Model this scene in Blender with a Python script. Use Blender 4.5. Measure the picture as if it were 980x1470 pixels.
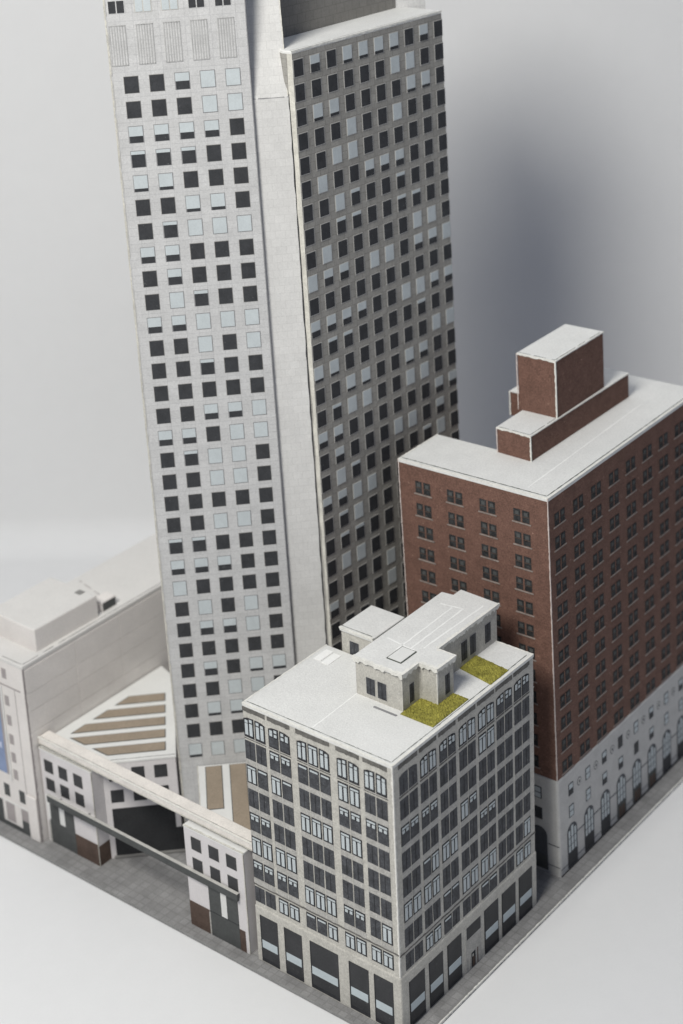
import bpy, bmesh, math, random
from mathutils import Vector, Matrix, Euler
random.seed(7)
for o in list(bpy.data.objects): bpy.data.objects.remove(o, do_unlink=True)
SC = bpy.context.scene; COL = SC.collection
U = 0.01                        # every number below is in centimetres of the paper model
# ------------------------------------------------------------------ camera
CAM_C = Vector((-13.1428, -10.5768, 15.1428)); CAM_R = Vector((0.62703, -0.77736, -0.05043))
CAM_U = Vector((0.27413, 0.15960, 0.94836)); CAM_F = Vector((0.72917, 0.60847, -0.31317))
cd = bpy.data.cameras.new('camera'); cam = bpy.data.objects.new('camera', cd); COL.objects.link(cam)
M3 = Matrix((CAM_R, CAM_U, -CAM_F)).transposed(); M4 = M3.to_4x4(); M4.translation = CAM_C*U
cam.matrix_world = M4
cd.sensor_fit = 'HORIZONTAL'; cd.sensor_width = 36; cd.lens = 2590.75/980*36
cd.shift_x = (490-480.0)/980; cd.shift_y = -(735-354.08)/980
cd.clip_start = 0.01; cd.clip_end = 50
cd.dof.use_dof = True; cd.dof.focus_distance = 21.2*U; cd.dof.aperture_fstop = 46
SC.camera = cam
# ------------------------------------------------------------------ light
w = bpy.data.worlds.new('World'); SC.world = w; w.use_nodes = True
w.node_tree.nodes['Background'].inputs[0].default_value = (0.46, 0.60, 1.0, 1); w.node_tree.nodes['Background'].inputs[1].default_value = 0.145
def area(name, loc, target, size, power, color):
    l = bpy.data.lights.new(name, 'AREA'); l.shape = 'DISK'; l.size = size*U; l.energy = power; l.color = color
    o = bpy.data.objects.new(name, l); COL.objects.link(o); o.location = Vector(loc)*U
    o.rotation_euler = (Vector(target)-Vector(loc)).to_track_quat('-Z', 'Y').to_euler(); return o
area('key_lamp', (-17.6, -1.4, 26.9), (4, 4, 4), 10, 0.85, (1.0, 0.975, 0.91))
area('ceiling_lamp', (3, 4, 45), (3, 4, 2), 30, 0.20, (0.86, 0.92, 1.0))
SC.view_settings.view_transform = 'Standard'; SC.view_settings.look = 'None'
SC.view_settings.exposure = 0.05; SC.view_settings.gamma = 1.0
SC.render.engine = 'CYCLES'
SC.cycles.max_bounces = 6
# ------------------------------------------------------------------ materials
MATS = {}
def paper(name, col, var=0.06, scale=9.0, fleck=0.0, bump=0.25, rough=0.78, fine=0.05, brick=None, fcol=(.8, .79, .76)):
    if name in MATS: return MATS[name]
    m = bpy.data.materials.new(name); m.use_nodes = True; nt = m.node_tree; N = nt.nodes; L = nt.links
    b = N['Principled BSDF']; b.inputs['Roughness'].default_value = rough; b.inputs['Specular IOR Level'].default_value = 0.25
    geo = N.new('ShaderNodeNewGeometry'); mp = N.new('ShaderNodeMapping'); mp.inputs['Scale'].default_value = (100, 100, 100)
    L.new(geo.outputs['Position'], mp.inputs['Vector'])
    def noise(s, det, r=.6):
        n = N.new('ShaderNodeTexNoise'); n.inputs['Scale'].default_value = s; n.inputs['Detail'].default_value = det
        n.inputs['Roughness'].default_value = r; L.new(mp.outputs[0], n.inputs['Vector']); return n
    def mixc(fac, a, c, bt='MIX'):
        x = N.new('ShaderNodeMix'); x.data_type = 'RGBA'; x.blend_type = bt
        if isinstance(fac, (int, float)): x.inputs[0].default_value = fac
        else: L.new(fac, x.inputs[0])
        for i, v in ((6, a), (7, c)):
            if isinstance(v, tuple): x.inputs[i].default_value = (*v[:3], 1)
            else: L.new(v, x.inputs[i])
        return x.outputs[2]
    base = tuple(col)
    if brick:
        bw, bh, ms, mcol, off = brick
        uv = N.new('ShaderNodeUVMap'); t = N.new('ShaderNodeTexBrick'); L.new(uv.outputs[0], t.inputs['Vector'])
        t.inputs['Scale'].default_value = 1.0; t.inputs['Brick Width'].default_value = bw; t.inputs['Row Height'].default_value = bh
        t.inputs['Mortar Size'].default_value = ms; t.inputs['Mortar Smooth'].default_value = .6; t.offset = off; t.inputs['Bias'].default_value = 0
        c2 = tuple(min(1, x*(1-var)) for x in col)
        t.inputs['Color1'].default_value = (*col, 1); t.inputs['Color2'].default_value = (*c2, 1); t.inputs['Mortar'].default_value = (*mcol, 1)
        base = t.outputs['Color']
    def ramp(n, lo, hi, a, c):
        r = N.new('ShaderNodeMapRange'); r.inputs[1].default_value = lo; r.inputs[2].default_value = hi
        r.inputs[3].default_value = a; r.inputs[4].default_value = c; L.new(n.outputs['Fac'], r.inputs[0]); return r.outputs[0]
    def grey(v):
        c = N.new('ShaderNodeCombineColor')
        for i in range(3): L.new(v, c.inputs[i])
        return c.outputs[0]
    n1 = noise(scale*.35, 3); n2 = noise(scale*6, 4, .75); n3 = noise(45, 2, .8)
    c = mixc(1.0, base, grey(ramp(n1, .3, .7, 1-var, 1+var)), 'MULTIPLY')
    c = mixc(1.0, c, grey(ramp(n2, .3, .7, 1-var*.8, 1+var*.8)), 'MULTIPLY')
    c = mixc(1.0, c, grey(ramp(n3, .25, .75, 1-fine, 1+fine)), 'MULTIPLY')
    if fleck > 0:
        nf = noise(26, 2, .55); f = ramp(nf, .72-fleck*.05, .80, 0, .75); c = mixc(f, c, fcol)
    L.new(c, b.inputs['Base Color'])
    bp = N.new('ShaderNodeBump'); bp.inputs['Strength'].default_value = bump; bp.inputs['Distance'].default_value = 0.00006
    nb = noise(38, 4, .7); L.new(nb.outputs['Fac'], bp.inputs['Height']); L.new(bp.outputs[0], b.inputs['Normal'])
    MATS[name] = m; return m
WHITE = paper('white_card', (.72, .72, .70), .03, 6, bump=.35, fine=.04)
ROOF = paper('white_roof_card', (.71, .71, .69), .035, 9, bump=.8, fine=.10)
CREAM = paper('cream_card_edge', (.58, .565, .51), .16, 20, fine=.14)
GLUE = paper('worn_card_edge', (.76, .75, .70), .08, 25, bump=.6, fine=.10)
PINK = paper('worn_brick_edge', (.60, .52, .48), .14, 25, fine=.16)
TWHITE = paper('tower_print', (.56, .56, .558), .06, 12, fine=.12, brick=(.148, .0997, .004, (.455, .455, .46), 0))
TSTRIP = paper('tower_strip_print', (.66, .655, .64), .05, 8, fine=.07, brick=(.12, .0997, .004, (.575, .57, .555), .5))
TBROWN = paper('slab_print', (.34, .33, .305), .10, 14, fleck=.6, fine=.14, brick=(.14, .0997, .004, (.22, .21, .195), .5), fcol=(.35, .33, .3))
TDARK = paper('upper_wall_print', (.26, .25, .23), .08, 10, fleck=.5, fine=.12, brick=(.14, .12, .005, (.19, .18, .165), .5), fcol=(.35, .33, .3))
TFRAME = paper('grey_frame_print', (.24, .235, .225), .05, 20)
LINE = paper('grey_line_print', (.26, .26, .265), .1, 20)
SLAT = paper('louver_line_print', (.43, .43, .425), .12, 20)
DARK = paper('dark_pane_print', (.043, .045, .049), .16, 22, fleck=.45, fine=.2, fcol=(.16, .17, .17), rough=.6)
PALE = paper('pale_pane_print', (.52, .565, .58), .05, 16, fine=.06)
LFRAME = paper('light_frame_print', (.50, .49, .46), .08, 20)
STONE = paper('cream_stone_print', (.515, .50, .455), .10, 20, fleck=.2, fine=.22, bump=.6)
STONE2 = paper('cream_spandrel_print', (.43, .42, .395), .14, 22, fleck=.2, fine=.26, bump=.6)
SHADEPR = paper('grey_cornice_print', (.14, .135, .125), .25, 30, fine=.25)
FGLASS = paper('slate_pane_print', (.060, .063, .070), .35, 30, fleck=1.0, fine=.45, fcol=(.22, .22, .22), rough=.6)
SHOP = paper('shop_glass_print', (.042, .043, .046), .14, 14, fleck=.5, fine=.18, fcol=(.15, .15, .15), rough=.55)
SHOPB = paper('shop_band_print', (.50, .56, .585), .04, 14)
FRAME = paper('black_sash_print', (.034, .035, .039), .2, 30, fine=.2)
LAWN = paper('moss_lawn', (.25, .23, .048), .32, 20, fine=.5, bump=1.0, rough=.95)
BRICK = paper('brick_print', (.175, .098, .075), .13, 20, fleck=.9, fine=.34, bump=.5, brick=(.05, .022, .003, (.15, .078, .058), .5), fcol=(.42, .26, .2))
BWIN = paper('brick_window_print', (.032, .033, .034), .5, 34, fleck=1.0, fine=.5, fcol=(.2, .2, .19))
SILL = paper('stone_sill_print', (.27, .23, .205), .2, 30, fine=.25)
BASEST = paper('grey_stone_print', (.52, .515, .50), .07, 12, fine=.10)
BLINE = paper('stone_line_print', (.085, .09, .10), .15, 20)
LWALL = paper('mauve_white_print', (.72, .688, .66), .05, 6, fine=.05)
LPAN = paper('mauve_panel_print', (.56, .53, .515), .05, 6, fine=.05, brick=(.83, .295, .008, (.47, .44, .435), 0))
MAUVE = paper('mauve_window_print', (.36, .33, .325), .06, 10)
CHAR = paper('charcoal_print', (.082, .086, .085), .12, 16, fine=.12)
BLACK = paper('black_door_print', (.030, .031, .033), .15, 12, fine=.2)
BROWN = paper('brown_panel_print', (.095, .066, .053), .16, 16, fine=.18)
TAN = paper('tan_glazing_print', (.31, .255, .195), .06, 14, fine=.14)
PAVE = paper('paving_print', (.29, .287, .284), .16, 10, fine=.10, brick=(.115, .115, .012, (.225, .222, .22), .0))
PEDGE = paper('paving_edge_print', (.26, .26, .255), .12, 12, fine=.1)
BACK = paper('backdrop_paper', (.755, .757, .755), .012, .4, bump=.10, fine=.012)
BLUE = paper('blue_banner_print', (.24, .30, .45), .10, 10)
BANW = paper('banner_white_print', (.50, .56, .70), .1, 12)
LROOF = paper('hall_roof_card', (.645, .632, .61), .03, 7, bump=.5, fine=.06)
GATE = paper('mauve_gate_print', (.66, .635, .635), .05, 8, fine=.06)
BEAM = paper('beam_print', (.76, .72, .67), .08, 14, fine=.12)
DGREEN = paper('roof_line_print', (.075, .085, .07), .3, 40, fine=.3)
GREYLINE = paper('roof_score_print', (.86, .86, .84), .02, 20)
# ------------------------------------------------------------------ mesh helpers
class MB:
    def __init__(s): s.v = []; s.f = []; s.m = []; s.mats = []
    def mi(s, mat):
        if mat not in s.mats: s.mats.append(mat)
        return s.mats.index(mat)
    def poly(s, pts, mat):
        i = len(s.v); s.v += [tuple(p) for p in pts]; s.f.append(tuple(range(i, i+len(pts)))); s.m.append(s.mi(mat))
    def box(s, x0, x1, y0, y1, z0, z1, mat, skip=''):
        a, b, c, d = (x0, y0), (x1, y0), (x1, y1), (x0, y1)
        s.prism([a, b, c, d], z0, z1, mat, skip)
    def prism(s, p, z0, z1, mat, skip='', capmat=None, share=False):
        n = len(p)
        i = len(s.v); s.v += [(x, y, z0) for x, y in p]+[(x, y, z1) for x, y in p]; k = s.mi(mat)
        for j in range(n):
            q = (j+1) % n; s.f.append((i+j, i+q, i+n+q, i+n+j)); s.m.append(k)
        if 't' not in skip: s.f.append(tuple(i+n+j for j in range(n))); s.m.append(s.mi(capmat or mat))
        if 'b' not in skip: s.f.append(tuple(i+n-1-j for j in range(n))); s.m.append(k)
    # plate on a facade: local x right, z up, outward = -y, thickness t
    def plate(s, x0, x1, z0, z1, mat, t=.006, back=0.0):
        s.box(x0, x1, -t, -back, z0, z1, mat)
    def pplate(s, pts, mat, t=.006):        # polygon in x,z (counter-clockwise seen from outside)
        n = len(pts); i = len(s.v); s.v += [(x, -t, z) for x, z in pts]+[(x, 0, z) for x, z in pts]; k = s.mi(mat)
        s.f.append(tuple(range(i, i+n))); s.m.append(k)
        for j in range(n):
            q = (j+1) % n; s.f.append((i+j, i+n+j, i+n+q, i+q)); s.m.append(k)
    def mesh(s, name):
        me = bpy.data.meshes.new(name); me.from_pydata([(x*U, y*U, z*U) for x, y, z in s.v], [], s.f)
        for m in s.mats: me.materials.append(m)
        me.polygons.foreach_set('material_index', s.m)
        uv = me.uv_layers.new(name='UVMap')
        for p in me.polygons:
            n = p.normal
            if abs(n.z) > .8: a = Vector((1, 0, 0)); b = Vector((0, 1, 0))
            else: a = Vector((-n.y, n.x, 0)).normalized(); b = Vector((0, 0, 1))
            for li in p.loop_indices:
                co = me.vertices[me.loops[li].vertex_index].co; uv.data[li].uv = (co.dot(a)/U+50, co.dot(b)/U+50)
        me.update(); return me
    def build(s, name, parent=None, loc=(0, 0, 0), rz=0, bevel=0, kind=None):
        o = bpy.data.objects.new(name, s.mesh(name)); COL.objects.link(o); put(o, parent, loc, rz)
        if bevel:
            b = o.modifiers.new('bevel', 'BEVEL'); b.width = bevel*U; b.segments = 2; b.limit_method = 'ANGLE'; b.angle_limit = math.radians(40)
        if kind: o['kind'] = kind
        return o
def put(o, parent, loc, rz):
    o.parent = parent; o.location = Vector(loc)*U; o.rotation_euler = (0, 0, rz)
def inst(name, me, parent, loc, rz):
    o = bpy.data.objects.new(name, me); COL.objects.link(o); put(o, parent, loc, rz); return o
def thing(name, label, cat, loc=(0, 0, 0), rot=(0, 0, 0)):
    e = bpy.data.objects.new(name, None); COL.objects.link(e); e.location = Vector(loc)*U
    e.rotation_mode = 'XYZ'; e.rotation_euler = rot; e['label'] = label; e['category'] = cat; e.empty_display_size = .002; return e
class Face:                      # a facade plane of a thing: origin, heading of its rightward axis
    def __init__(s, parent, o, th): s.p = parent; s.o = Vector(o); s.th = th; s.a = Vector((math.cos(th), math.sin(th), 0)); s.n = Vector((math.sin(th), -math.cos(th), 0))
    def at(s, u, z, off=0): return s.o+s.a*u+Vector((0, 0, z))+s.n*off
    def put(s, name, me, u, z, off=0): return inst(name, me, s.p, s.at(u, z, off), s.th)
    def build(s, mb, name, u=0, z=0, off=0, parent=None):
        o = mb.build(name, s.p, s.at(u, z, off), s.th)
        return o
def seam(mb, p0, p1, dA, dB, wA, wB, mat, seg=26, jit=.5, lift=.006, cap=.03):
    p0, p1, dA, dB = Vector(p0), Vector(p1), Vector(dA), Vector(dB); lift = min(lift, .004); out = -(dA+dB)*lift; rows = []
    seg = max(seg, int((p1-p0).length*34)); jit = min(jit, .4) if cap <= .03 else jit; wA = min(wA, cap)*.8; wB = min(wB, cap)*.8
    for i in range(seg+1):
        p = p0.lerp(p1, i/seg); a = wA*(1+random.uniform(-jit, jit)); b = wB*(1+random.uniform(-jit, jit)); j = out*random.uniform(.6, 1.3)
        rows.append((p+dA*a-dB*.003, p+j, p+dB*b-dA*.003))
    for r, q in zip(rows, rows[1:]):
        mb.poly((r[0], q[0], q[1], r[1]), mat); mb.poly((r[1], q[1], q[2], r[2]), mat)
def ribbon(mb, p0, p1, side, w, mat, seg=20, jit=.35, brk=0.0):
    p0, p1, side = Vector(p0), Vector(p1), Vector(side); prev = None
    for i in range(seg+1):
        p = p0.lerp(p1, i/seg); h = w*.5*(1+random.uniform(-jit, jit)); c = random.uniform(-.15, .15)*w
        cur = (p+side*(c-h), p+side*(c+h))
        if prev and random.random() >= brk: mb.poly((prev[0], cur[0], cur[1], prev[1]), mat)
        prev = cur
Z3 = Vector((0, 0, 1))
# ================================================================== SETTING
# white paper sweep: table sheet curving up into a backdrop 12 cm behind the front corner
nb_ = Vector((.807, .590, 0)).normalized(); tb = Vector((nb_.y, -nb_.x, 0)); mb = MB(); D0 = 12.3; RAD = .6
prof = [(-60, 0), (D0-RAD, 0)]+[(D0-RAD+RAD*math.sin(a), RAD-RAD*math.cos(a)) for a in [math.radians(x) for x in range(9, 91, 9)]]+[(D0+.6, 20), (D0+2.0, 38)]
for (d0, h0), (d1, h1) in zip(prof, prof[1:]):
    A = nb_*d0+Z3*h0; B = nb_*d1+Z3*h1
    mb.poly((A-tb*70, A+tb*70, B+tb*70, B-tb*70), BACK)
bk = mb.build('backdrop', None, (0, 0, -.04)); bk['kind'] = 'structure'
for p in bk.data.polygons: p.use_smooth = True
# printed base card of the street corner
mb = MB(); E1, E2 = -.179, -.238
mb.prism([(E1, E2), (7.55, E2), (7.55, 7.6), (E1, 7.6)], -.036, 0, PAVE, 'b')
pv = mb.build('pavement'); pv['kind'] = 'structure'
mb = MB()
seam(mb, (E1, E2, .001), (E1, 7.6, .001), (1, 0, 0), (0, 0, -1), .012, .03, PEDGE, 60, .3, .003)
seam(mb, (E1, E2, .001), (7.55, E2, .001), (0, 1, 0), (0, 0, -1), .014, .03, GLUE, 60, .4, .003)
ribbon(mb, (E1, E2+.05, .003), (7.5, E2+.05, .003), (0, 1, 0), .006, LINE, 60, .5, .1)
mb.build('card_edge', pv)

# ================================================================== shared window meshes
def tower_pane(w, h, kind, outline, frac=.6):
    m = MB()
    f = outline
    if kind == 'D':
        e = .011 if f is LFRAME else .006; m.plate(-w/2-e, w/2+e, -h/2-e, h/2+e, f, .003); m.plate(-w/2, w/2, -h/2, h/2, DARK, .006)
    elif kind == 'W':
        m.plate(-w/2-.009, w/2+.009, -h/2-.009, h/2+.009, f, .003); m.plate(-w/2, w/2, -h/2, h/2, PALE, .006)
    else:
        m.plate(-w/2-.008, w/2+.008, -h/2-.006, h/2+.008, f, .003); zc = h/2-h*frac
        m.plate(-w/2, w/2, zc, h/2, PALE, .006); m.plate(-w/2+.004, w/2-.002, -h/2, zc, DARK, .007)
    return m.mesh('tower_window_'+kind)
FR = dict(H=.60, h=.50, B=.82, Q=.20)
def pane_set(w, h, outD, outW):
    return {k: tower_pane(w, h, k if k in 'DW' else 'S', outD if k == 'D' else outW, FR.get(k, .6)) for k in 'DWHhBQ'}

# ================================================================== TOWER
TAZ = -.799
TW = thing('office_tower', 'tallest paper tower with a white five-column facade beside a grey-brown ten-column slab', 'tower', (1.078, 4.413, 0))
TW.rotation_mode = 'QUATERNION'
TW.rotation_quaternion = (Euler((-.009, -.003, 0)).to_matrix() @ Matrix.Rotation(TAZ, 3, 'Z')).to_quaternion()
T_TOP = 12.1; SA = .72; sa = Vector((math.cos(SA), math.sin(SA), 0)); sn = Vector((math.sin(SA), -math.cos(SA), 0))
S0 = Vector((2.119, 0, 0)); SWD = 2.70; SZ = 10.68
# white facade card, thick panel standing proud of the core
mb = MB(); mb.box(0, 1.62, 0, .07, 0, T_TOP, TWHITE, 'b'); mb.build('facade_panel', TW, bevel=.008)
mb = MB(); core = [(.04, .07), (1.58, .07), (1.58, 1.9), (1.15, 1.9), (.04, .5)]
mb.prism(core, 0, T_TOP-.05, TSTRIP, 'b'); mb.build('core', TW)
# recessed white strip between facade and slab: vertical sheet, sloped shoulder, upper wall
mb = MB(); mb.box(1.58, 2.075, .05, .9, 0, 10.17, TSTRIP, 'b')
mb.poly([(1.58, .052, 10.17), (2.045, .052, 10.17), (2.03, .46, T_TOP-.1), (1.58, .46, T_TOP-.1)], TSTRIP)
mb.build('recessed_strip', TW)
mb = MB(); ribbon(mb, (1.63, .046, 10.17), (2.06, .046, 10.165), (0, 0, 1), .008, LINE, 14, .4, .1); mb.build('fold_line', TW)
mb = MB(); ribbon(mb, (2.058, .046, 0), (2.062, .046, 10.2), (1, 0, 0), .024, FRAME, 90, .3); mb.build('gap_shade_line', TW)  # black ribbon painted in for the shade of the gap beside the slab
# grey-brown slab
def sp(u, dep, z=0): p = S0+sa*u-sn*dep; return (p.x, p.y)
slabp = [sp(0, 0), sp(SWD, 0), sp(SWD, 1.4), sp(.5, 1.4), sp(-.02, .14)]
mb = MB(); mb.prism(slabp, 0, SZ, TBROWN, 'bt')
sl = mb.build('slab_wall', TW)
mb = MB(); mb.poly([(*sp(-.02, .14), 0), (*sp(0, 0), 0), (*sp(0, 0), SZ), (*sp(-.02, .14), SZ)], CREAM)
mb2 = MB(); q0 = Vector((*sp(-.024, .15), 0)); q1 = Vector((*sp(-.004, -.004), 0)); ax = (q1-q0).normalized(); nrm = Vector((ax.y, -ax.x, 0))
for i in range(60):
    z0, z1 = SZ*i/60, SZ*(i+1)/60; f = lambda z: .028+.05*z/SZ+random.uniform(-.010, .010)
    if i == 0: lw = f(z0)
    nw = f(z1); a0, a1 = q1-ax*lw, q1-ax*nw
    mb2.poly([(a0.x, a0.y, z0), (q1.x, q1.y, z0), (q1.x, q1.y, z1), (a1.x, a1.y, z1)], CREAM); lw = nw
mb2.build('card_edge', TW)
mb = MB(); mb.prism(slabp, SZ, SZ+.035, ROOF, 'b'); mb.build('slab_roof', TW, bevel=.012)
mb = MB(); seam(mb, (*sp(-.01, -.002), SZ+.036), (*sp(SWD, -.002), SZ+.036), tuple(-sn), (0, 0, -1), .02, .045, GLUE, 60, .5)
ribbon(mb, (*sp(.02, .05), SZ+.037), (*sp(SWD-.05, .05), SZ+.037), tuple(sn), .008, LFRAME, 50, .5, .15)
mb.build('roof_edge', TW)
# upper block set back on the slab
up = [sp(.16, .64), sp(2.58, .66), sp(2.86, .40), sp(2.86, 1.5), sp(.42, 1.6), (1.58, 1.3), (1.6, .6)]
mb = MB(); n = len(up); zt = T_TOP-.1
for j, mat in enumerate([TDARK, TWHITE, TDARK, TSTRIP, TSTRIP, TSTRIP, TSTRIP]):
    a, b = up[j], up[(j+1) % n]; mb.poly([(*a, 10.6), (*b, 10.6), (*b, zt), (*a, zt)], mat)
mb.poly([(*p, zt) for p in up], ROOF); mb.build('upper_wall', TW)
mb = MB(); A = Vector((2.044, .055, 10.18)); seam(mb, A, Vector((2.03, .455, T_TOP-.1)), (-1, 0, 0), (0, 1, 0), .010, .02, CREAM, 40, .4); mb.build('wall_edge', TW)
m = MB()
m.plate(-.07, .07, -.09, .09, SLAT, .002); 
for k in range(4): m.plate(-.058+.032*k, -.042+.032*k, -.08, .08, TWHITE, .005)
lv = Vector((*sp(2.58, .66), 0)); lv2 = Vector((*sp(2.86, .40), 0)); th = math.atan2(lv2.y-lv.y, lv2.x-lv.x)
Face(TW, lv, th).put('louver', m.mesh('small_louver'), .17, 10.9, .002)
# worn card edges of the white facade
mb = MB(); seam(mb, (-.001, 0, 0), (-.001, 0, T_TOP), (1, 0, 0), (0, 1, 0), .018, .05, CREAM, 120, .6, .004)
seam(mb, (1.621, 0, 0), (1.621, 0, T_TOP), (-1, 0, 0), (0, 1, 0), .008, .05, LINE, 120, .6, .003)
ribbon(mb, (.02, -.004, 0), (.02, -.004, T_TOP), (1, 0, 0), .007, LFRAME, 120, .6, .25)
mb.build('panel_edge', TW)
# windows of the white facade
LEFT = """DDhWW DDDWW HHHHD QQQDD BBDDD DDBBD DQWWW HHDDD DhDDD DWQDD HHWWW DDWDW DDQDD DDDDD DDHHW HHDWW DQWWD DDWWD
DDDDD DDWWD QQDDD HHHDD WDDDD DWDWD DhhWD DDDDD DhDBB DDWWD DBBDD DDDDD BWWDB""".split()
FT = Face(TW, (0, 0, 0), 0); ps = pane_set(.162, .192, TFRAME, LINE)
for r, row in enumerate(LEFT):
    for c, k in enumerate(row):
        FT.put('window', ps[k], .231+.2968*c+random.uniform(-.002, .002), 10.467-.2992*r, 0)
def pairpane(k):
    m = MB(); m.plate(-.1, .1, -.078, .078, LFRAME if k == 'W' else TWHITE, .003)
    for x in (-.048, .048): m.plate(x-.041, x+.041, -.07, .07, PALE if k == 'W' else DARK, .006)
    return m.mesh('pair_window_'+k)
pp = {k: pairpane(k) for k in 'DW'}
for r, row in enumerate(('DWWDD', 'WDDWD', 'DDWWD')):
    for c, k in enumerate(row): FT.put('window', pp[k], .14+.3065*c, 11.385+.33*r)
m = MB(); m.plate(-.098, .098, -.235, .235, TWHITE, .002)
m.plate(-.098, .098, .226, .238, SLAT, .006); m.plate(-.098, .098, -.238, -.228, SLAT, .006)
lm = m.mesh('tall_louver')
m = MB(); m.plate(-.00625, .00625, -.232, .232, SLAT, .006, .002); sm_ = m.mesh('louver_slat')
for c in range(5):
    lo_ = FT.put('louver', lm, .128+.3135*c, 10.935)
    for k in range(7): inst('slat', sm_, lo_, (-.09175+.0305*k, 0, 0), 0)
# windows of the slab
SLABW = """DhDBBBBDHD DDDDDDWWDD DBBDDDDBBD DDDWDDWDDD DDWWDDDDDD DWDDHHHDDD DDWQDDQDDD DDQQDDQQDD DWDDDDDWWD Whh DWWDHHW DDDDDDDDDD HHHhDDWWHH
DQQDDDDQDD BBDDDDDDWW DDBBDDBHDD DQWWDDWWDD HHDDDDDDHH DhDDDWWDhD DWQDDDDQWD hhWWDDDDDD DQWDDDDDDD DQQDDDDDDD DWWDDDDDDD DDDDWDDDDD hhDDWDDDDD DDDDDDDDDD DDWDDDDDDD DDDDDDDDDD""".replace('Whh DWWDHHW', 'WhhDWWDHHW').split()
FS = Face(TW, S0, SA); ps2 = pane_set(.152, .20, LFRAME, LFRAME); low = MB()
for r, row in enumerate(SLABW):
    for c, k in enumerate(row):
        u, z = .09+.2812*c, 10.50-.2987*r
        if r < 13: FS.put('window', ps2[k], u, z, .001)
        else:
            me = ps2[k]
            for p in me.polygons:
                low.poly([((FS.o+FS.a*u).x*0+me.vertices[i].co.x/U+u, me.vertices[i].co.y/U, me.vertices[i].co.z/U+z) for i in p.vertices], me.materials[p.material_index])
lo = low.build('window_rows', TW, tuple(FS.at(0, 0, .001)), SA, kind='stuff'); lo['label'] = 'lower rows of small windows on the grey-brown slab'

# ================================================================== FRONT OFFICE BLOCK
FB = thing('office_block', 'cream paper office block in front with moss lawns and a penthouse on its white roof', 'building', (0, 0, 0), (.006, .004, 0))
FX, FY, FH, BND = 2.81, 2.19, 3.6, .80
fp = [(0, 0), (FX, 0), (FX, 1.35), (1.56, 1.35), (1.56, FY), (0, FY)]
def inset(p, d): return [(x+(d if x == 0 else -d if x in (FX,) else 0), y+(d if y == 0 else -d if y == FY else 0)) for x, y in p]
mb = MB(); mb.prism(fp, BND-.02, FH-.03, STONE, 'bt'); mb.build('wall', FB, bevel=.015)
mb = MB(); mb.prism([(-.012, -.012), (FX+.012, -.012), (FX+.012, 1.35), (1.57, 1.35), (1.57, FY+.01), (-.012, FY+.01)], 0, BND, STONE, 'b'); mb.build('ground_floor_wall', FB, bevel=.022)
mb = MB(); mb.prism([(-.004, -.004), (FX+.004, -.004), (FX+.004, 1.354), (1.564, 1.354), (1.564, FY+.004), (-.004, FY+.004)], FH-.035, FH, ROOF, 'b'); fr_ = mb.build('roof', FB, bevel=.014)
mb = MB(); RT = FH+.0015
seam(mb, (0, 0, FH), (0, FY, FH), (1, 0, 0), (0, 0, -1), .035, .05, GLUE, 44, .5); seam(mb, (0, 0, FH), (FX, 0, FH), (0, 1, 0), (0, 0, -1), .035, .04, GLUE, 50, .5)
seam(mb, (FX, .0, FH), (FX, .54, FH), (-1, 0, 0), (0, 0, -1), .05, .03, GLUE, 14, .6); seam(mb, (0, FY, FH), (1.56, FY, FH), (0, -1, 0), (0, 0, -1), .02, .03, GLUE, 24, .6)
mb.build('roof_edge', fr_)
mb = MB(); ribbon(mb, (.055, .06, RT), (.055, FY-.03, RT), (1, 0, 0), .009, DGREEN, 60, .5, .0); ribbon(mb, (.06, .055, RT), (FX-.06, .055, RT), (0, 1, 0), .009, DGREEN, 60, .5, .0)
ribbon(mb, (.08, 1.19, RT), (.92, 1.21, RT), (0, 1, 0), .016, GREYLINE, 16, .3)
mb.build('roof_line', fr_)
mb = MB(); seam(mb, (-.001, -.001, BND), (-.001, -.001, FH), (1, 0, 0), (0, 1, 0), .02, .02, GLUE, 60, .6); mb.build('corner_seam', FB)
FL = Face(FB, (0, FY, 0), -math.pi/2); FRT = Face(FB, (0, 0, 0), 0)
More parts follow.
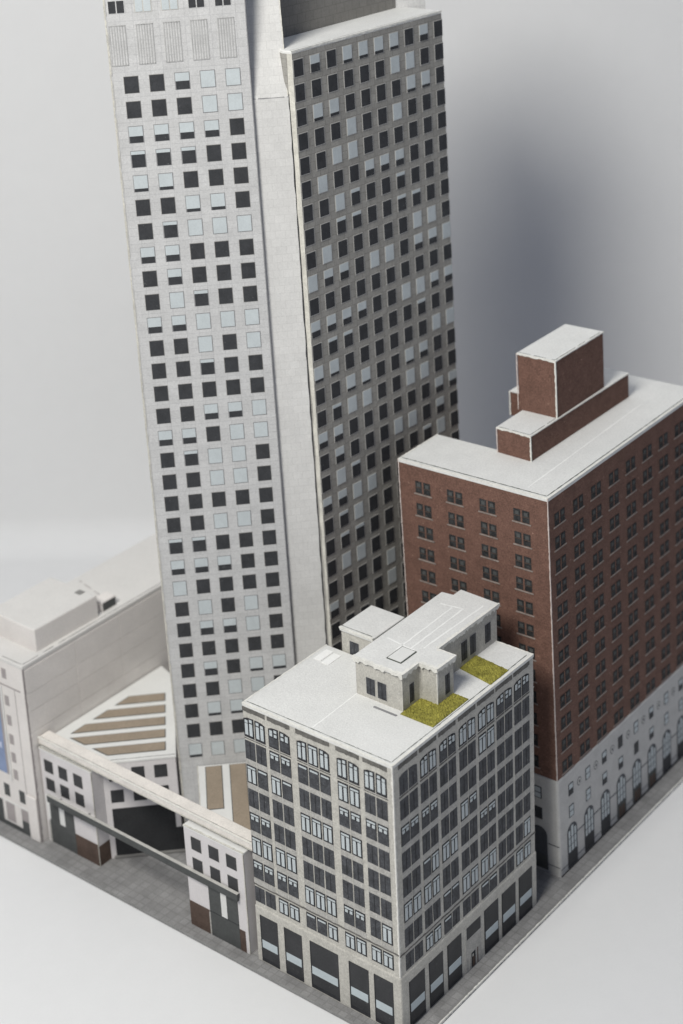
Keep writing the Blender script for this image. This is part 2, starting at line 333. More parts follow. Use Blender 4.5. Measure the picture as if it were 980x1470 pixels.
def sash(w, h, k, arch=0):
    m = MB(); a, b = -w/2, w/2
    if arch:       # top slopes down towards the outer side (arch>0: outer side is the right)
        zl, zr = (h/2, h/2-.028) if arch > 0 else (h/2-.028, h/2)
        m.pplate([(a, -h/2), (b, -h/2), (b, zr), (b*.35+a*.65, (zl*2+zr)/3+.012) if arch < 0 else (b*.65+a*.35, (zl+2*zr)/3+.012), (a, zl)] if arch > 0 else [(a, -h/2), (b, -h/2), (b, zr), (b*.35+a*.65, (2*zl+zr)/3+.012), (a, zl)], FRAME if k != 'D' else FGLASS, .004)
        top = h/2-.062
    else:
        m.plate(a, b, -h/2, h/2, FRAME if k in 'WHQ' else FGLASS, .004); top = h/2-.02
    t = .008
    def g(x0, x1, z0, z1, mt=PALE, th=t): m.plate(x0, x1, z0, z1, mt, th)
    if k == 'D':
        m.plate(-.006, .006, -h/2+.01, h/2-.02-(.06 if arch else 0), FRAME, .006)
    if arch and k in 'WH':
        s1 = .009 if arch > 0 else -.009
        g(a+.022, -.012, top-.002+s1, top+.034+s1); g(.012, b-.022, top-.002-s1, top+.034-s1)
        if k == 'W': g(a+.020, -.011, -h/2+.035, top-.016+s1*.5); g(.011, b-.020, -h/2+.035, top-.016-s1*.5)
        else: g(a+.022, -.012, top-.05, top-.014); g(.012, b-.022, top-.05, top-.014); m.plate(a+.01, b-.01, -h/2+.02, top-.065, FGLASS, .007)
    elif k in 'WHQ':
        g(a+.016, b-.016, top-.022, top)
        if k == 'Q': m.plate(a, b, -h/2, top-.030, FGLASS, .007)
        if k == 'W': g(a+.018, -.012, -h/2+.022, top-.036); g(.012, b-.018, -h/2+.022, top-.036)
        if k == 'H': g(a+.020, -.014, top-.075, top-.036); g(.014, b-.020, top-.075, top-.036); m.plate(a, b, -h/2, top-.085, FGLASS, .007)
    return m.mesh('sash_'+k)
SASH = {}
def get_sash(w, h, k, arch=0):
    key = (round(w, 3), round(h, 3), k, arch)
    if key not in SASH: SASH[key] = sash(w, h, k, arch)
    return SASH[key]
LB = [(2.171, 1.862, 2), (1.793, 1.487, 2), (1.365, .905, 3), (.78, .482, 2), (.395, .093, 2)]
LT = [['W', 'D', 'WQ', 'D', 'H', 'W', 'H', 'D'], ['H', 'H', 'WQ', 'D', 'D', 'W', 'H', 'W'], ['W', 'Q', 'D', 'W', 'D', 'D', 'W', 'QQW'], ['W', 'W', 'H', 'W', 'D', 'D', 'H', 'W'], ['W', 'D', 'H', 'D', 'D', 'D', 'DW', 'W']]
LZ = [3.295, 2.985, 2.655, 2.325, 1.995, 1.665, 1.325, .965]
RB = [(.118, .430), (.503, .79), (.869, 1.165), (1.25, 1.56), (1.634, 1.944), (2.012, 2.322), (2.387, 2.694)]
RTY = [['D', 'D', 'H', 'D', 'D', 'W', 'D', 'D'], ['W', 'D', 'H', 'D', 'QW', 'W', 'D', 'W'], ['H', 'D', 'D', 'D', 'W', 'D', 'Q', 'QD'], ['W', 'D', 'D', 'WH', 'D', 'D', 'W', 'D'], ['W', 'W', 'D', 'D', 'H', 'D', 'W', 'Q'], ['H', 'D', 'D', 'D', 'D', 'D', 'D', 'D'], ['H', 'D', 'D', 'D', 'D', 'D', 'DW', 'W']]
RZ = [3.285, 2.965, 2.62, 2.28, 1.94, 1.60, 1.265, .93]
def bays(F, B, T, Zs):
    for (u0, u1, n), types in zip(B, T):
        u0 -= .008; u1 += .008; g = .018; w = (u1-u0-g*(n-1))/n
        for r, ty in enumerate(types):
            for i in range(n):
                k = ty[i % len(ty)]; h = .268 if r == 0 else .212 if r == 7 else .25
                ar = 0
                if r == 0: ar = 1 if i == n-1 else (-1 if i == 0 else 0)
                if r == 0 and n == 3 and i == 1: ar = 0
                F.put('window', get_sash(w, h, k, ar), u0+w/2+(w+g)*i, Zs[r], 0)
        # cornice shadow print, spandrel panels and sills of this bay
        m = MB()
        nn = 10
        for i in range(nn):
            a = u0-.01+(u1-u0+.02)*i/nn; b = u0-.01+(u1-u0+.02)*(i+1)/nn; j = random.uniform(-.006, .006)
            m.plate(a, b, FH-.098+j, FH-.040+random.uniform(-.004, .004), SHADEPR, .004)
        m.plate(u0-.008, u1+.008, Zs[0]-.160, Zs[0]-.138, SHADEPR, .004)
        for r in range(1, 7): m.plate(u0-.004, u1+.004, (Zs[r]+Zs[r+1])/2-.042, (Zs[r]+Zs[r+1])/2+.042, STONE2, .003)
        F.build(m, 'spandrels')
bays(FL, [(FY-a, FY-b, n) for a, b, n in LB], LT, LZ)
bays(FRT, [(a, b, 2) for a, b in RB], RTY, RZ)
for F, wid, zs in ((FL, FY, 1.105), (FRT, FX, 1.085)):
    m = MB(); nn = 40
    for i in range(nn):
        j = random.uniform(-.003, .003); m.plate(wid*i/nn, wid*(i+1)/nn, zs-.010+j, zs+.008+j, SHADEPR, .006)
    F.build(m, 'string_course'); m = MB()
    for i in range(nn): m.plate(wid*i/nn, wid*(i+1)/nn, 3.15+random.uniform(-.003, .003), 3.158, LFRAME, .0045)
    F.build(m, 'ledge_line')
def mull(F, wid, us):
    m = MB()
    for u in us:
        for i in range(30):
            z0 = .86+2.55*i/30; x = u+random.uniform(-.003, .003); m.plate(x-.004, x+.004, z0, z0+2.55/30, STONE if random.random() > .3 else LFRAME, .0045)
    F.build(m, 'mullion_lines')
mus = []
for a, b, n in LB:
    u0, u1 = FY-a, FY-b; w_ = (u1-u0-.02*(n-1))/n
    for i in range(n-1): mus.append(u0+w_*(i+1)+.02*i+.01)
mull(FL, FY, mus); mull(FRT, FX, [(a+b)/2 for a, b in RB])
# shop windows of the ground floor
def shop(F, u0, u1, z1=.665):
    m = MB(); w_ = u1-u0
    m.plate(0, w_, .0, z1, SHOP, .004); m.plate(0, w_, .0, .05, FRAME, .006); m.plate(.0, .012, .05, z1, FRAME, .007)
    sw_ = F.build(m, 'shop_window', u0, .02, .012); m = MB(); m.plate(.02, w_-.02, .205, .315, SHOPB, .008, .004); m.build('blind_band', sw_)
for a, b in ((2.118, 1.84), (1.735, 1.46), (1.335, .905), (.745, .455), (.375, .10)): shop(FL, FY-a, FY-b)
for i, (a, b) in enumerate(RB):
    if i != 3: shop(FRT, a+.02, b+.01, .63)
m = MB(); m.plate(0, .32, 0, .63, STONE2, .004); m.plate(.02, .31, .45, .62, SHOP, .006); m.plate(.11, .19, .0, .21, FRAME, .007); m.plate(.128, .172, .01, .14, BROWN, .009); m.plate(.125, .15, .15, .185, LFRAME, .009); m.plate(.06, .07, 0, .18, LFRAME, .007); m.plate(.23, .245, 0, .22, BROWN, .007)
FRT.build(m, 'door', 1.26, .02, .012)
# roof details
def lawn(q, nx, ny):
    mb = MB(); mb.prism(q, FH+.001, FH+.010, LAWN, 'b'); P = [Vector((*p, 0)) for p in q]; g = {}
    for i in range(nx+1):
        for j in range(ny+1):
            p = P[0].lerp(P[1], i/nx).lerp(P[3].lerp(P[2], i/nx), j/ny); e = i in (0, nx) or j in (0, ny)
            p += Vector((random.uniform(-.004, .004), random.uniform(-.004, .004), 0)); g[i, j] = (p.x, p.y, FH+(.008 if e else random.uniform(.011, .030)))
    for i in range(nx):
        for j in range(ny): mb.poly((g[i, j], g[i+1, j], g[i+1, j+1]), LAWN); mb.poly((g[i, j], g[i+1, j+1], g[i, j+1]), LAWN)
    return mb.build('lawn', fr_)
lawn([(.86, .075), (1.556, .075), (1.556, .535), (.86, .535)], 44, 30)
lawn([(1.955, .04), (2.33, .04), (2.385, .545), (2.04, .535)], 24, 32)
for i, (x, y) in enumerate(((1.22, 2.005), (1.20, 1.87))):
    mb = MB(); mb.box(x, x+.245, y, y+.11, FH+.001, FH+.009, GREYLINE, 'b'); mb.build('roof_patch', fr_)
mb = MB(); mb.box(.795, .825, .55, .88, FH+.001, FH+.006, LINE, 'b'); mb.build('roof_vent', fr_)
# penthouse
PHT = 4.10
ph = [(.92, .54), (1.245, .54), (1.245, .284), (1.57, .284), (1.57, .54), (2.84, .54), (2.86, 1.08), (2.70, 1.08), (2.68, 1.24), (.92, 1.22)]
mb = MB(); mb.prism(ph, FH, PHT-.02, STONE, 'bt'); pw = mb.build('penthouse_wall', FB, bevel=.012)
cx_, cy_ = 1.8, .85
def grow(p, d): return [(x+(d if x > cx_ else -d) if x not in (1.245, 1.57) else x+(-d if x == 1.245 else d), y+(d if y > cy_ else -d)) for x, y in p]
mb = MB(); mb.prism(grow(ph, .022), PHT-.04, PHT, ROOF, 'b'); pr_ = mb.build('penthouse_roof', FB, bevel=.014)
mb = MB()
g_ = grow(ph, .024)
for i in range(len(g_)):
    a, b = Vector((*g_[i], PHT-.002)), Vector((*g_[(i+1) % len(g_)], PHT-.002)); dr = (b-a).normalized(); inn = Vector((-dr.y, dr.x, 0))
    if i in (5, 6, 7, 8): continue
    seam(mb, a, b, inn, (0, 0, -1), .04, .055, GLUE, 4, .6, .01, cap=.06)
mb.build('roof_edge', pr_)
mb = MB(); seam(mb, (.919, .539, FH), (.919, .539, PHT-.03), (1, 0, 0), (0, 1, 0), .014, .014, CREAM, 10, .5); seam(mb, (1.244, .283, FH), (1.244, .283, PHT-.03), (1, 0, 0), (0, 1, 0), .02, .012, GLUE, 10, .5); mb.build('corner_seam', FB)
mb = MB(); zt = PHT+.0012
for (x0, x1, y0, y1) in ((1.08, 1.39, .67, .885),):
    mb.box(x0, x1, y0, y1, PHT+.001, PHT+.006, DGREEN, 'b'); mb.box(x0+.014, x1-.014, y0+.014, y1-.014, PHT+.006, PHT+.012, WHITE, 'b')
mb.build('skylight', pr_)
mb = MB(); ribbon(mb, (1.42, .78, zt), (2.5, .80, zt), (0, 1, 0), .022, GREYLINE, 18, .3); ribbon(mb, (1.3, .90, zt), (2.45, .93, zt), (0, 1, 0), .022, GREYLINE, 18, .3); ribbon(mb, (1.5, .66, zt), (2.7, .64, zt), (0, 1, 0), .022, GREYLINE, 18, .3); ribbon(mb, (2.5, .80, zt), (2.45, 1.1, zt), (1, 0, 0), .022, GREYLINE, 8, .3); ribbon(mb, (1.45, 1.15, zt), (1.40, .72, zt), (1, 0, 0), .022, GREYLINE, 8, .3); mb.build('roof_score', pr_)
def phwin(wd, h):
    m = MB(); m.plate(-wd/2-.008, wd/2+.008, -h/2-.008, h/2+.008, LFRAME, .003); m.plate(-wd/2, wd/2, -h/2, h/2, FGLASS, .006); m.plate(-.004, .004, -h/2, h/2, FRAME, .008); return m.mesh('penthouse_window')
PF = Face(pw, (.92, 1.22, 0), -math.pi/2)
for y in (.998, .832): PF.put('window', phwin(.125, .215), 1.22-y, 3.768, .001)
P2 = Face(pw, (0, .54, 0), 0)
P2.put('window', phwin(.085, .24), 1.09, 3.77, .001)
for x in (2.135, 2.315, 2.63): P2.put('window', phwin(.12 if x > 2 else .08, .25), x, 3.80, .001)
Face(pw, (0, .284, 0), 0).put('window', phwin(.09, .25), 1.435, 3.80, .001)
# stair block in the rear light court
mb = MB(); mb.box(1.575, 2.19, 1.47, 1.96, 2.6, 3.90, STONE, 'bt'); mb.build('court_block_wall', FB, bevel=.01)
mb = MB(); mb.box(1.56, 2.2, 1.46, 1.975, 3.875, 3.92, ROOF, 'b'); mb.build('court_block_roof', FB, bevel=.012)
mb = MB(); seam(mb, (1.559, 1.46, 3.92), (1.559, 1.975, 3.92), (1, 0, 0), (0, 0, -1), .03, .04, GLUE, 14, .6); ribbon(mb, (1.60, 1.5, 3.924), (1.60, 1.96, 3.924), (1, 0, 0), .008, DGREEN, 10, .5, .1); mb.build('court_block_edge', FB)
Face(FB, (1.575, 1.96, 0), -math.pi/2).put('window', phwin(.14, .22), .20, 3.66, .001)

# ================================================================== BRICK BLOCK
BB = thing('brick_block', 'red brick paper block with grey stone base and stepped brick rooftop tower', 'building', (3.424, .021, 0))
BB.rotation_mode = 'QUATERNION'; BB.rotation_quaternion = (Matrix.Rotation(.004, 3, 'Z') @ Euler((-.015, -.009, 0)).to_matrix()).to_quaternion()
BH, BBD, BW, BXD, BLN = 5.388, 1.445, 2.235, .865, 3.83
bp_ = [(0, 0), (BLN, 0), (BLN, 1.25), (BXD, 1.25), (BXD, BW), (0, BW)]
mb = MB(); mb.prism(bp_, BBD-.02, BH-.02, BRICK, 'bt'); mb.build('brick_wall', BB, bevel=.012)
mb = MB(); mb.prism([(-.015, -.015), (BLN+.015, -.015), (BLN+.015, 1.26), (BXD+.015, 1.26), (BXD+.015, BW+.01), (-.015, BW+.01)], -.02, BBD, BASEST, 'b'); mb.build('stone_base', BB, bevel=.03)
mb = MB(); mb.prism([(-.004, -.004), (BLN+.004, -.004), (BLN+.004, 1.254), (BXD+.004, 1.254), (BXD+.004, BW+.004), (-.004, BW+.004)], BH-.04, BH, ROOF, 'b'); br_ = mb.build('roof', BB, bevel=.012)
mb = MB(); seam(mb, (0, 0, BH), (0, BW, BH), (1, 0, 0), (0, 0, -1), .03, .035, GLUE, 50, .5); seam(mb, (0, 0, BH), (BLN, 0, BH), (0, 1, 0), (0, 0, -1), .03, .02, GLUE, 60, .5)
seam(mb, (0, BW, BH), (BXD, BW, BH), (0, -1, 0), (0, 0, -1), .03, .02, GLUE, 20, .5); mb.build('roof_edge', br_)
mb = MB(); ribbon(mb, (.055, .05, BH+.0015), (.055, BW-.02, BH+.0015), (1, 0, 0), .014, DGREEN, 70, .4, .0); ribbon(mb, (.06, .045, BH+.0015), (BLN-.05, .045, BH+.0015), (0, 1, 0), .013, DGREEN, 90, .4, .0)
ribbon(mb, (.15, .37, BH+.0015), (3.0, .44, BH+.0015), (0, 1, 0), .02, GREYLINE, 30, .4); mb.build('roof_line', br_)
mb = MB(); seam(mb, (-.001, -.001, BBD), (-.001, -.001, BH), (1, 0, 0), (0, 1, 0), .012, .012, PINK, 80, .55); mb.build('corner_seam', BB); mb = MB(); seam(mb, (-.001, BW, BBD), (-.001, BW, BH), (1, 0, 0), (0, -1, 0), .01, .012, PINK, 60, .7); mb.build('corner_seam', BB)
BL = Face(BB, (0, BW, 0), -math.pi/2); BR = Face(BB, (0, 0, 0), 0)
def bwin():
    m = MB(); m.plate(-.117, .117, -.072, .090, BROWN, .0025)
    for x in (-.064, .064):
        m.plate(x-.049, x+.049, -.072, .090, BWIN, .004); m.plate(x-.022, x+.028, .016, .066, CHAR, .006); m.plate(x-.048, x+.048, .002, .009, BROWN, .007)
    m.plate(-.010, .010, -.070, .088, BRICK, .0055)
    return m.mesh('brick_window')
bw_ = bwin(); m = MB(); m.plate(-.136, .136, -.096, -.080, SILL, .009); sill_ = m.mesh('brick_sill')
def brick_window(F, u, z):
    o = F.put('window', bw_, u, z, .001); inst('sill', sill_, o, (0, 0, 0), 0)
for r in range(12):
    for y in (1.862, 1.373, .88, .382): brick_window(BL, BW-y+random.uniform(-.003, .003), 5.055-.3115*r)
    for c in range(9): brick_window(BR, .245+.4272*c+random.uniform(-.003, .003), 5.035-.3160*r)
# stone base: small windows, rosettes, string course, arched windows with doors
def smallwin(k):
    m = MB(); m.plate(-.058, .058, -.088, .088, BLINE, .003)
    m.plate(-.042, .042, .008, .074, PALE, .006); m.plate(-.042, .042, -.074, -.008, PALE if k == 'W' else DARK, .006)
    if k == 'D': m.plate(-.05, .05, -.08, .08, DARK, .007)
    return m.mesh('base_window_'+k)
sw = {k: smallwin(k) for k in 'WHD'}
def archwin(door):
    m = MB(); w_ = .118; z0, z1 = .25, .55; arc = [(w_*math.cos(a), z1+.11*math.sin(a)) for a in [math.pi*i/10 for i in range(11)]]
    m.pplate([(-w_, .03), (w_, .03)]+arc, BLINE, .003)
    for x0, x1, top in ((-.094, -.046, .575), (-.028, .028, .63), (.046, .094, .575)):
        for za, zb in ((.255, .345), (.36, .45), (.465, top)): m.plate(x0+.004, x1-.004, za, zb, PALE if door != 2 else BLINE, .006)
    m.plate(-.11, .11, .03, .235, DARK if door == 0 else CHAR, .007)
    if door == 1: m.plate(-.07, -.01, .03, .19, BROWN, .009); m.plate(.01, .07, .03, .19, BROWN, .009)
    return m.mesh('arched_window')
aw = [archwin(0), archwin(1), archwin(2)]
def rosette():
    m = MB(); pts = [(.05*math.cos(a), .062*math.sin(a)) for a in [2*math.pi*i/16 for i in range(16)]]; m.pplate(pts, BLINE, .002)
    m.pplate([(x*.82, z*.82) for x, z in pts], BASEST, .004); m.pplate([(x*.35, z*.35) for x, z in pts], BLINE, .005); return m.mesh('rosette')
ro = rosette()
row1, row2 = 'HWHDWHWHW', 'WWHHDHWWH'
for c in range(9):
    u = .283+.4150*c
    BR.put('base_window', sw[row1[c]], u, 1.173, .016); BR.put('base_window', sw[row2[c]], u, .850, .016); BR.put('arched_window', aw[1 if c in (3, 4, 5) else 0], u, 0, .016)
    if c < 8: BR.put('rosette', ro, u+.207, 1.171, .016)
    if c < 8:
        m = MB(); m.plate(u+.125, u+.29, .455, .468, BLINE, .003); BR.build(m, 'string_course', 0, 0, .016)
for c in range(5):
    y = .29+.415*c; BL.put('base_window', sw['W' if c % 2 == 0 else 'D'], BW-y, 1.19, .016); BL.put('base_window', sw['D' if c % 2 == 0 else 'W'], BW-y, .88, .016); BL.put('arched_window', aw[2], BW-y, .02, .016)
m = MB(); m.plate(BW-.16, BW+.01, .455, .468, BLINE, .003); BL.build(m, 'string_course', 0, 0, .016); m = MB(); m.plate(BW-.2, BW+.01, .14, .15, BLINE, .003); BL.build(m, 'plinth_line', 0, 0, .016)
m = MB(); m.plate(0, BLN, .1, .108, BLINE, .002); BR.build(m, 'plinth_line', 0, 0, .016); m = MB(); m.plate(0, BLN, -.01, .016, BLACK, .004); BR.build(m, 'contact_shade_line', 0, 0, .016)  # last plate: black strip painting the contact shadow under the wall foot
# stepped rooftop tower
ZL, ZH = 5.735, 6.517
mb = MB(); mb.prism([(.775, .727), (3.15, .70), (3.15, 1.25), (2.5, 1.26), (2.5, 1.75), (1.86, 1.75), (1.86, 1.255), (.80, 1.25)], BH, ZL-.008, BRICK, 'bt'); mb.build('lower_step_wall', BB, bevel=.012)
mb = MB(); mb.prism([(.77, .722), (3.155, .695), (3.155, 1.255), (2.505, 1.265), (2.505, 1.755), (1.855, 1.755), (1.855, 1.26), (.795, 1.255)], ZL-.012, ZL, ROOF, 'b'); mb.build('lower_step_roof', BB)
mb = MB(); mb.box(1.41, 2.58, .735, 1.31, ZL, ZH-.008, BRICK, 'bt'); mb.build('upper_step_wall', BB, bevel=.012)
mb = MB(); mb.box(1.404, 2.586, .729, 1.316, ZH-.012, ZH, ROOF, 'b'); mb.build('upper_step_roof', BB)
mb = MB()
for (x, y, z0, z1) in ((.771, .723, BH, ZL), (1.405, .73, ZL, ZH)): seam(mb, (x, y, z0), (x, y, z1), (1, 0, 0), (0, 1, 0), .018, .02, GLUE, 18, .5); ribbon(mb, (x+.012, y-.004, z0), (x+.012, y-.004, z1), (1, 0, 0), .006, DGREEN, 16, .4, .1)
seam(mb, (.771, .722, ZL), (.795, 1.25, ZL), (1, 0, 0), (0, 0, -1), .02, .022, GLUE, 16, .5); seam(mb, (1.404, .729, ZH), (1.404, 1.316, ZH), (1, 0, 0), (0, 0, -1), .02, .025, GLUE, 16, .5)
seam(mb, (.771, .722, ZL), (3.15, .695, ZL), (0, 1, 0), (0, 0, -1), .016, .012, GLUE, 40, .5); seam(mb, (1.404, .729, ZH), (2.586, .729, ZH), (0, 1, 0), (0, 0, -1), .016, .014, GLUE, 24, .5)
seam(mb, (1.854, 1.755, BH), (1.854, 1.755, ZL), (1, 0, 0), (0, -1, 0), .02, .02, GLUE, 10, .5); seam(mb, (.797, 1.253, BH), (.797, 1.253, ZL), (1, 0, 0), (0, -1, 0), .012, .012, PINK, 10, .5); seam(mb, (1.403, 1.316, ZL), (1.403, 1.316, ZH), (1, 0, 0), (0, -1, 0), .012, .012, PINK, 14, .5)
ribbon(mb, (.82, .755, ZL+.0015), (1.39, .75, ZL+.0015), (0, 1, 0), .008, DGREEN, 12, .4, .1); ribbon(mb, (1.43, .76, ZH+.0015), (2.55, .76, ZH+.0015), (0, 1, 0), .009, DGREEN, 20, .4, .1); ribbon(mb, (1.44, .76, ZH+.0015), (1.44, 1.30, ZH+.0015), (1, 0, 0), .009, DGREEN, 12, .4, .1); ribbon(mb, (.81, .76, ZL+.0015), (.82, 1.23, ZL+.0015), (1, 0, 0), .009, DGREEN, 12, .4, .1)
mb.build('step_edges', BB)

# ================================================================== LOW WHITE HALL (left)
LH = thing('white_hall', 'low pale mauve-white paper hall with a flat rooftop box and blue banner at left edge', 'building', (.021, 6.129, 0), (.002, .001, .004))
HH, HW, HL = 2.719, 1.17, 3.75
mb = MB(); mb.prism([(0, 0), (HL, 0), (HL, HW), (0, HW)], 0, HH-.03, LWALL, 'bt'); mb.build('wall', LH, bevel=.03)
m = MB()
xs, zs = [.03, .93, 1.77, 2.62, 3.6], [1.45, 1.70, 2.01, 2.28, 2.64]
for i in range(4):
    for j in range(4): 
        mm = MB(); g = .007; mm.plate(xs[i]+g, xs[i+1]-g, zs[j]+g, zs[j+1]-g, LWALL, .005); Face(LH, (0, 0, 0), 0).build(mm, 'wall_panel')
mb = MB(); mb.prism([(-.005, -.005), (HL, -.005), (HL, HW+.005), (-.005, HW+.005)], HH-.045, HH, LROOF, 'b'); mb.build('roof', LH, bevel=.015)
mb = MB(); ribbon(mb, (.05, .035, HH+.0015), (HL-.05, .035, HH+.0015), (0, 1, 0), .014, TFRAME, 40, .3, .03); ribbon(mb, (.02, .03, HH-.05), (HL, -.004, HH-.05), (0, 0, 1), .012, MAUVE, 20, .3)
ribbon(mb, (.04, .05, HH+.0015), (.04, HW-.05, HH+.0015), (1, 0, 0), .012, TFRAME, 20, .3, .05); mb.build('roof_line', LH)
mb = MB(); mb.prism([(.36, .11), (1.50, .09), (1.50, 1.02), (.38, 1.02)], HH, 3.055, LWALL, 'b', capmat=LROOF); pb = mb.build('rooftop_box', LH, bevel=.02)
mb = MB(); mb.box(1.36, 1.46, .28, .39, 3.056, 3.062, TFRAME, 'b'); mb.build('hatch', pb)
mb = MB(); mb.box(1.60, 1.88, .13, .33, HH, HH+.15, LWALL, 'b', ); vb = mb.build('vent_box', LH, bevel=.02)
mb = MB(); mb.box(1.62, 1.86, .125, .129, HH+.01, HH+.125, CHAR); mb.build('vent_grille', vb)
mb = MB(); ribbon(mb, (2.05, 1.05, HH+.005), (1.9, .42, HH+.005), (1, 0, 0), .02, MAUVE, 10, .5, .3); mb.build('roof_score', LH)
mb = MB(); seam(mb, (-.001, -.001, 0), (-.001, -.001, HH-.04), (1, 0, 0), (0, 1, 0), .03, .006, MAUVE, 40, .3, .004); mb.build('corner_seam', LH)
LF = Face(LH, (0, HW, 0), -math.pi/2); yv = lambda y: HW-y
m = MB(); m.plate(-.042, .042, -.075, .075, MAUVE, .004); mw = m.mesh('mauve_window')
for y in (.385, .80, 1.0):
    for z in (2.49, 2.075, 1.77, 1.475, 1.19, .92):
        if y > .5 and z < 2.3: continue
        LF.put('window', mw, yv(y), z)
m = MB(); m.plate(-.055, .055, -.095, .095, CHAR, .004); dw = m.mesh('dark_window')
for y in (.305, .612, .92): LF.put('window', dw, yv(y), .595)
m = MB(); m.plate(0, .5, 0, 1.40, BLUE, .012)
for i in range(14):
    x, z = random.uniform(.02, .42), random.uniform(.05, 1.25); m.plate(x, x+random.uniform(.03, .07), z, z+random.uniform(.04, .12), BANW, .015)
m.plate(.5, .545, 0, 1.40, MAUVE, .010)
LF.build(m, 'banner', yv(1.05), .88)
m = MB(); m.plate(0, .022, 0, 1.46, WHITE, .03); LF.build(m, 'banner_frame', yv(.475), .82)
for (y0, y1, z0, z1, mt) in ((.67, .50, .10, .39, MAUVE), (.36, .215, .21, .39, MAUVE), (.36, .215, .0, .21, CHAR), (.9, .74, .02, .39, CHAR), (1.12, .96, .02, .39, MAUVE)):
    m = MB(); m.plate(yv(y0), yv(y1), z0, z1, mt, .005); LF.build(m, 'ground_panel')
m = MB(); m.plate(yv(1.15), yv(.2), .0, .07, CHAR, .007); LF.build(m, 'plinth')
m = MB(); m.plate(yv(1.15), yv(.09), 2.30, 2.318, MAUVE, .006); m.plate(yv(.21), yv(.2), .4, 2.3, MAUVE, .003); m.plate(yv(1.15), yv(.2), .405, .42, WHITE, .008); LF.build(m, 'string_course')
mb = MB(); mb.box(-.035, 0, .0, .19, 0, .70, LWALL); mb.build('corner_pier', LH, bevel=.025)

# ================================================================== ENTRANCE PAVILION (between hall and tower)
TM = Matrix.Rotation(TAZ, 3, 'Z')
def tw(s, y): v = TM @ Vector((s, y, 0)); return (v.x+1.078, v.y+4.413)
EN = thing('entrance_pavilion', 'low paper entrance pavilion with tan diagonal skylight strips and a black doorway', 'building')
A_, B_ = tw(-1.02, -.061), tw(-.046, -.061)
ZR = 1.495
mb = MB(); mb.prism([A_, B_, tw(-.05, 1.85), (2.5, 6.10), (.34, 6.10)], 0, ZR-.03, GATE, 'bt'); mb.build('wall', EN, bevel=.01)
mb = MB(); mb.prism([tw(-1.0, -.07), tw(-.038, -.07), tw(-.045, 1.86), (2.5, 6.11), (.34, 6.11)], ZR-.035, ZR, WHITE, 'b'); mb.build('roof', EN, bevel=.01)
mb = MB(); a = Vector((*tw(-.9, -.04), ZR+.003)); b = Vector((*tw(-.05, -.04), ZR+.003)); v = TM @ Vector((0, 1, 0)); ribbon(mb, a, b, v, .010, TFRAME, 20, .3); mb.build('roof_line', EN)
for k in range(5):
    y0, y1 = .07+.2985*k, .27+.2985*k
    sl_ = lambda y: max((4.413+.697*y-5.92)/.717, (.47-1.078-.717*y)/.697)
    def quad(e, sr): return [tw(sl_(y0)+e, y0-e*.0+e), tw(sr, y0+e), tw(sr, y1-e), tw(sl_(y1)+e*2.2, y1-e)]
    y_mid = [y for y in (y0+(y1-y0)*i/6 for i in range(7))]
    o0 = [tw(-.172, y0), tw(-.172, y1)]+[tw(sl_(y), y) for y in reversed(y_mid)]
    o1 = [tw(-.184, y0+.012), tw(-.184, y1-.012)]+[tw(sl_(min(max(y, y0+.012), y1-.012))+.02, min(max(y, y0+.012), y1-.012)) for y in reversed(y_mid)]
    mb = MB(); mb.prism(o0, ZR+.001, ZR+.004, CHAR, 'b'); st_ = mb.build('skylight_strip', EN); mb = MB(); mb.prism(o1, ZR+.004, ZR+.008, TAN, 'b'); mb.build('glazing', st_)
EF = Face(EN, (*A_, 0), TAZ); eu = lambda s: s+1.02
m = MB(); m.plate(-.085, .085, -.095, .095, FRAME, .003); m.plate(-.08, .08, -.09, .09, SHOP, .006); ew = m.mesh('entrance_window')
for s in (-.853, -.555, -.257):
    for z in (1.28, .955): EF.put('window', ew, eu(s), z, .001)
m = MB(); m.pplate([(eu(-.94), .04), (eu(-.02), .04), (eu(-.02), .39), (eu(-.12), .39), (eu(-.12), .765), (eu(-.94), .765)], BLACK, .006); EF.build(m, 'doorway', 0, 0, .001)
m = MB(); m.plate(eu(-.97), eu(-.02), .012, .04, TFRAME, .03); EF.build(m, 'threshold', 0, 0, .001)
# podium with the two-strip skylight in front of the tower
PO = thing('skylight_podium', 'low paper podium with upright tan skylight strips beside the cream office block', 'building')
pq = [(.32, 3.33), (.32, 2.24), (1.50, 2.24), (2.36, 3.02), tw(.222, -.012)]
PZ = 1.263
mb = MB(); mb.prism(pq, 0, PZ-.03, TWHITE, 'bt'); mb.build('wall', PO); mb = MB(); mb.prism(pq, PZ-.03, PZ, WHITE, 'b'); mb.build('roof', PO, bevel=.01)
for s0, s1 in ((.326, .548), (.644, .868), (.962, 1.186)):
    e = .010; mb = MB(); yb = -1.32 if s0 < .6 else -1.55 if s0 < .9 else -1.2
    q = lambda a, b, y0, y1: [tw(a, y1), tw(b, y1), tw(b, y0), tw(a, y0)]
    mb.prism(q(s0, s1, -.055, max(yb, -1.0 if s0 < .6 else yb)), PZ+.001, PZ+.004, CHAR, 'b'); st_ = mb.build('skylight_strip', PO); mb = MB(); mb.prism(q(s0+e, s1-e, -.065, max(yb, -1.0 if s0 < .6 else yb)+.01), PZ+.004, PZ+.008, TAN, 'b'); mb.build('glazing', st_)
mb = MB(); seam(mb, (*tw(.222, -.012), PZ), (.32, 3.33, PZ), (.697, -.717, 0), (0, 0, -1), .012, .02, CREAM, 20, .4); mb.build('roof_edge', PO)

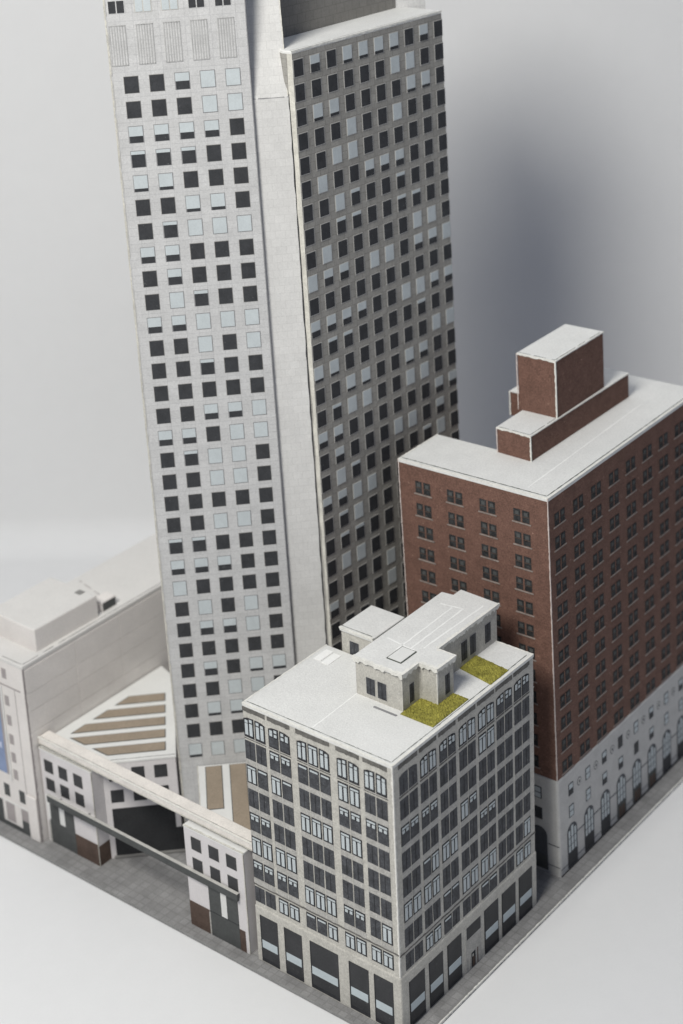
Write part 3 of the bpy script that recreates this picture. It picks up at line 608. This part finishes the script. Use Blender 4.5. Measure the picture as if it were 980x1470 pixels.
# ================================================================== GATE PAVILIONS, BEAM AND CANOPY
def gate(name, label, x0, x1, y0, y1, top, wins, parts, rface=None):
    t = thing(name, label, 'building')
    mb = MB(); mb.box(x0, x1, y0, y1, 0, top-.02, GATE, 'bt'); mb.build('wall', t, bevel=.012)
    mb = MB(); mb.box(x0-.004, x1, y0-.004, y1+.004, top-.025, top, WHITE, 'b'); mb.build('roof', t, bevel=.01)
    F = Face(t, (x0, y1, 0), -math.pi/2); uu = lambda y: y1-y
    m = MB(); m.plate(-.084, .084, -.095, .095, TFRAME, .003); m.plate(-.08, .08, -.09, .09, SHOP, .006); me = m.mesh('gate_window')
    for y in wins[0]:
        for z in wins[1]: F.put('window', me, uu(y), z, .001)
    for (nm, ya, yb, z0, z1, mt, th) in parts:
        m = MB(); m.plate(uu(ya), uu(yb), z0, z1, mt, th); F.build(m, nm, 0, 0, .001)
    mb = MB(); seam(mb, (x0, y0, 0), (x0, y0, top-.02), (1, 0, 0), (0, 1, 0), .012, .012, CREAM, 30, .4, .004); seam(mb, (x0, y0, top), (x0, y1, top), (1, 0, 0), (0, 0, -1), .02, .02, CREAM, 24, .5, .005); mb.build('corner_seam', t)
    return t
G1 = gate('gate_pavilion', 'small white paper gate pavilion beside the white hall, under the beam end', .125, .50, 5.10, 6.10, 1.46, ((5.932, 5.656, 5.367), (1.215, .93)),
    [('shopfront', 6.02, 5.535, .0, .74, CHAR, .004), ('mullion', 5.815, 5.715, .36, .74, WHITE, .008), ('mullion', 6.06, 6.0, .37, .74, WHITE, .006), ('brown_panel', 5.53, 5.105, 0, .33, BROWN, .005), ('pilaster', 6.055, 6.02, 0, .33, STONE2, .006)])
m = MB(); m.plate(0, .30, 0, .30, BROWN, .005); Face(G1, (.13, 5.10, 0), 0).build(m, 'brown_panel')
G2 = gate('gate_pavilion', 'small white paper gate pavilion wedged against the cream office block', .0, .318, 2.335, 3.325, 1.47, ((3.12, 2.826, 2.535), (1.26, .955)),
    [('shopfront', 2.97, 2.485, .0, .76, CHAR, .004), ('mullion', 2.765, 2.67, .37, .76, WHITE, .008), ('brown_panel', 3.32, 2.98, 0, .36, BROWN, .005), ('brown_panel', 2.48, 2.39, 0, .31, BROWN, .005), ('shelf_line', 2.97, 2.485, .355, .365, FRAME, .006), ('pilaster', 2.985, 2.965, 0, .34, STONE2, .007)])
for g in (G1, G2): g['group'] = 'gate pavilions at the two ends of the beam'
BE = thing('bridge_beam', 'long white paper beam bridging the plaza from hall to office block', 'beam')
mb = MB(); za, zb_ = 1.50, 1.60
mb.prism([(.14, 6.11), (.07, 2.215), (.275, 2.215), (.345, 6.11)], za, zb_, BEAM, 'b', capmat=BEAM); bar = mb.build('beam_bar', BE, bevel=.018)
mb = MB(); ribbon(mb, (.165, 6.08, zb_+.004), (.098, 2.24, zb_+.004), (1, 0, 0), .010, STONE2, 90, .5, .0); ribbon(mb, (.135, 6.1, za+.012), (.066, 2.24, za+.012), (0, 0, 1), .016, CREAM, 60, .4); seam(mb, (.139, 6.11, zb_), (.069, 2.22, zb_), (1, 0, 0), (0, 0, -1), .02, .012, GLUE, 60, .5); mb.build('beam_edge', bar)
mb = MB(); mb.prism([(.19, 6.09), (.13, 2.23), (.25, 2.23), (.31, 6.09)], 1.46, za, CHAR, 'bt'); mb.build('beam_web', BE)
CA = thing('canopy_bar', 'thin dark canopy strip with a white top edge crossing the plaza at mid height', 'canopy')
mb = MB(); mb.prism([(-.01, 5.88), (-.055, 2.43), (-.02, 2.43), (.025, 5.88)], .765, .865, CHAR, ''); cs_ = mb.build('canopy_strip', CA)
mb = MB(); mb.prism([(-.012, 5.88), (-.057, 2.43), (-.016, 2.43), (.029, 5.88)], .866, .873, LFRAME, ''); mb.build('canopy_edge', cs_)
for y, x1 in ((5.75, .125), (5.2, .125), (3.2, .0), (2.5, .0)):
    mb = MB(); mb.box(-.03, x1+.01, y-.01, y+.01, .77, .782, CHAR); mb.build('bracket', CA)
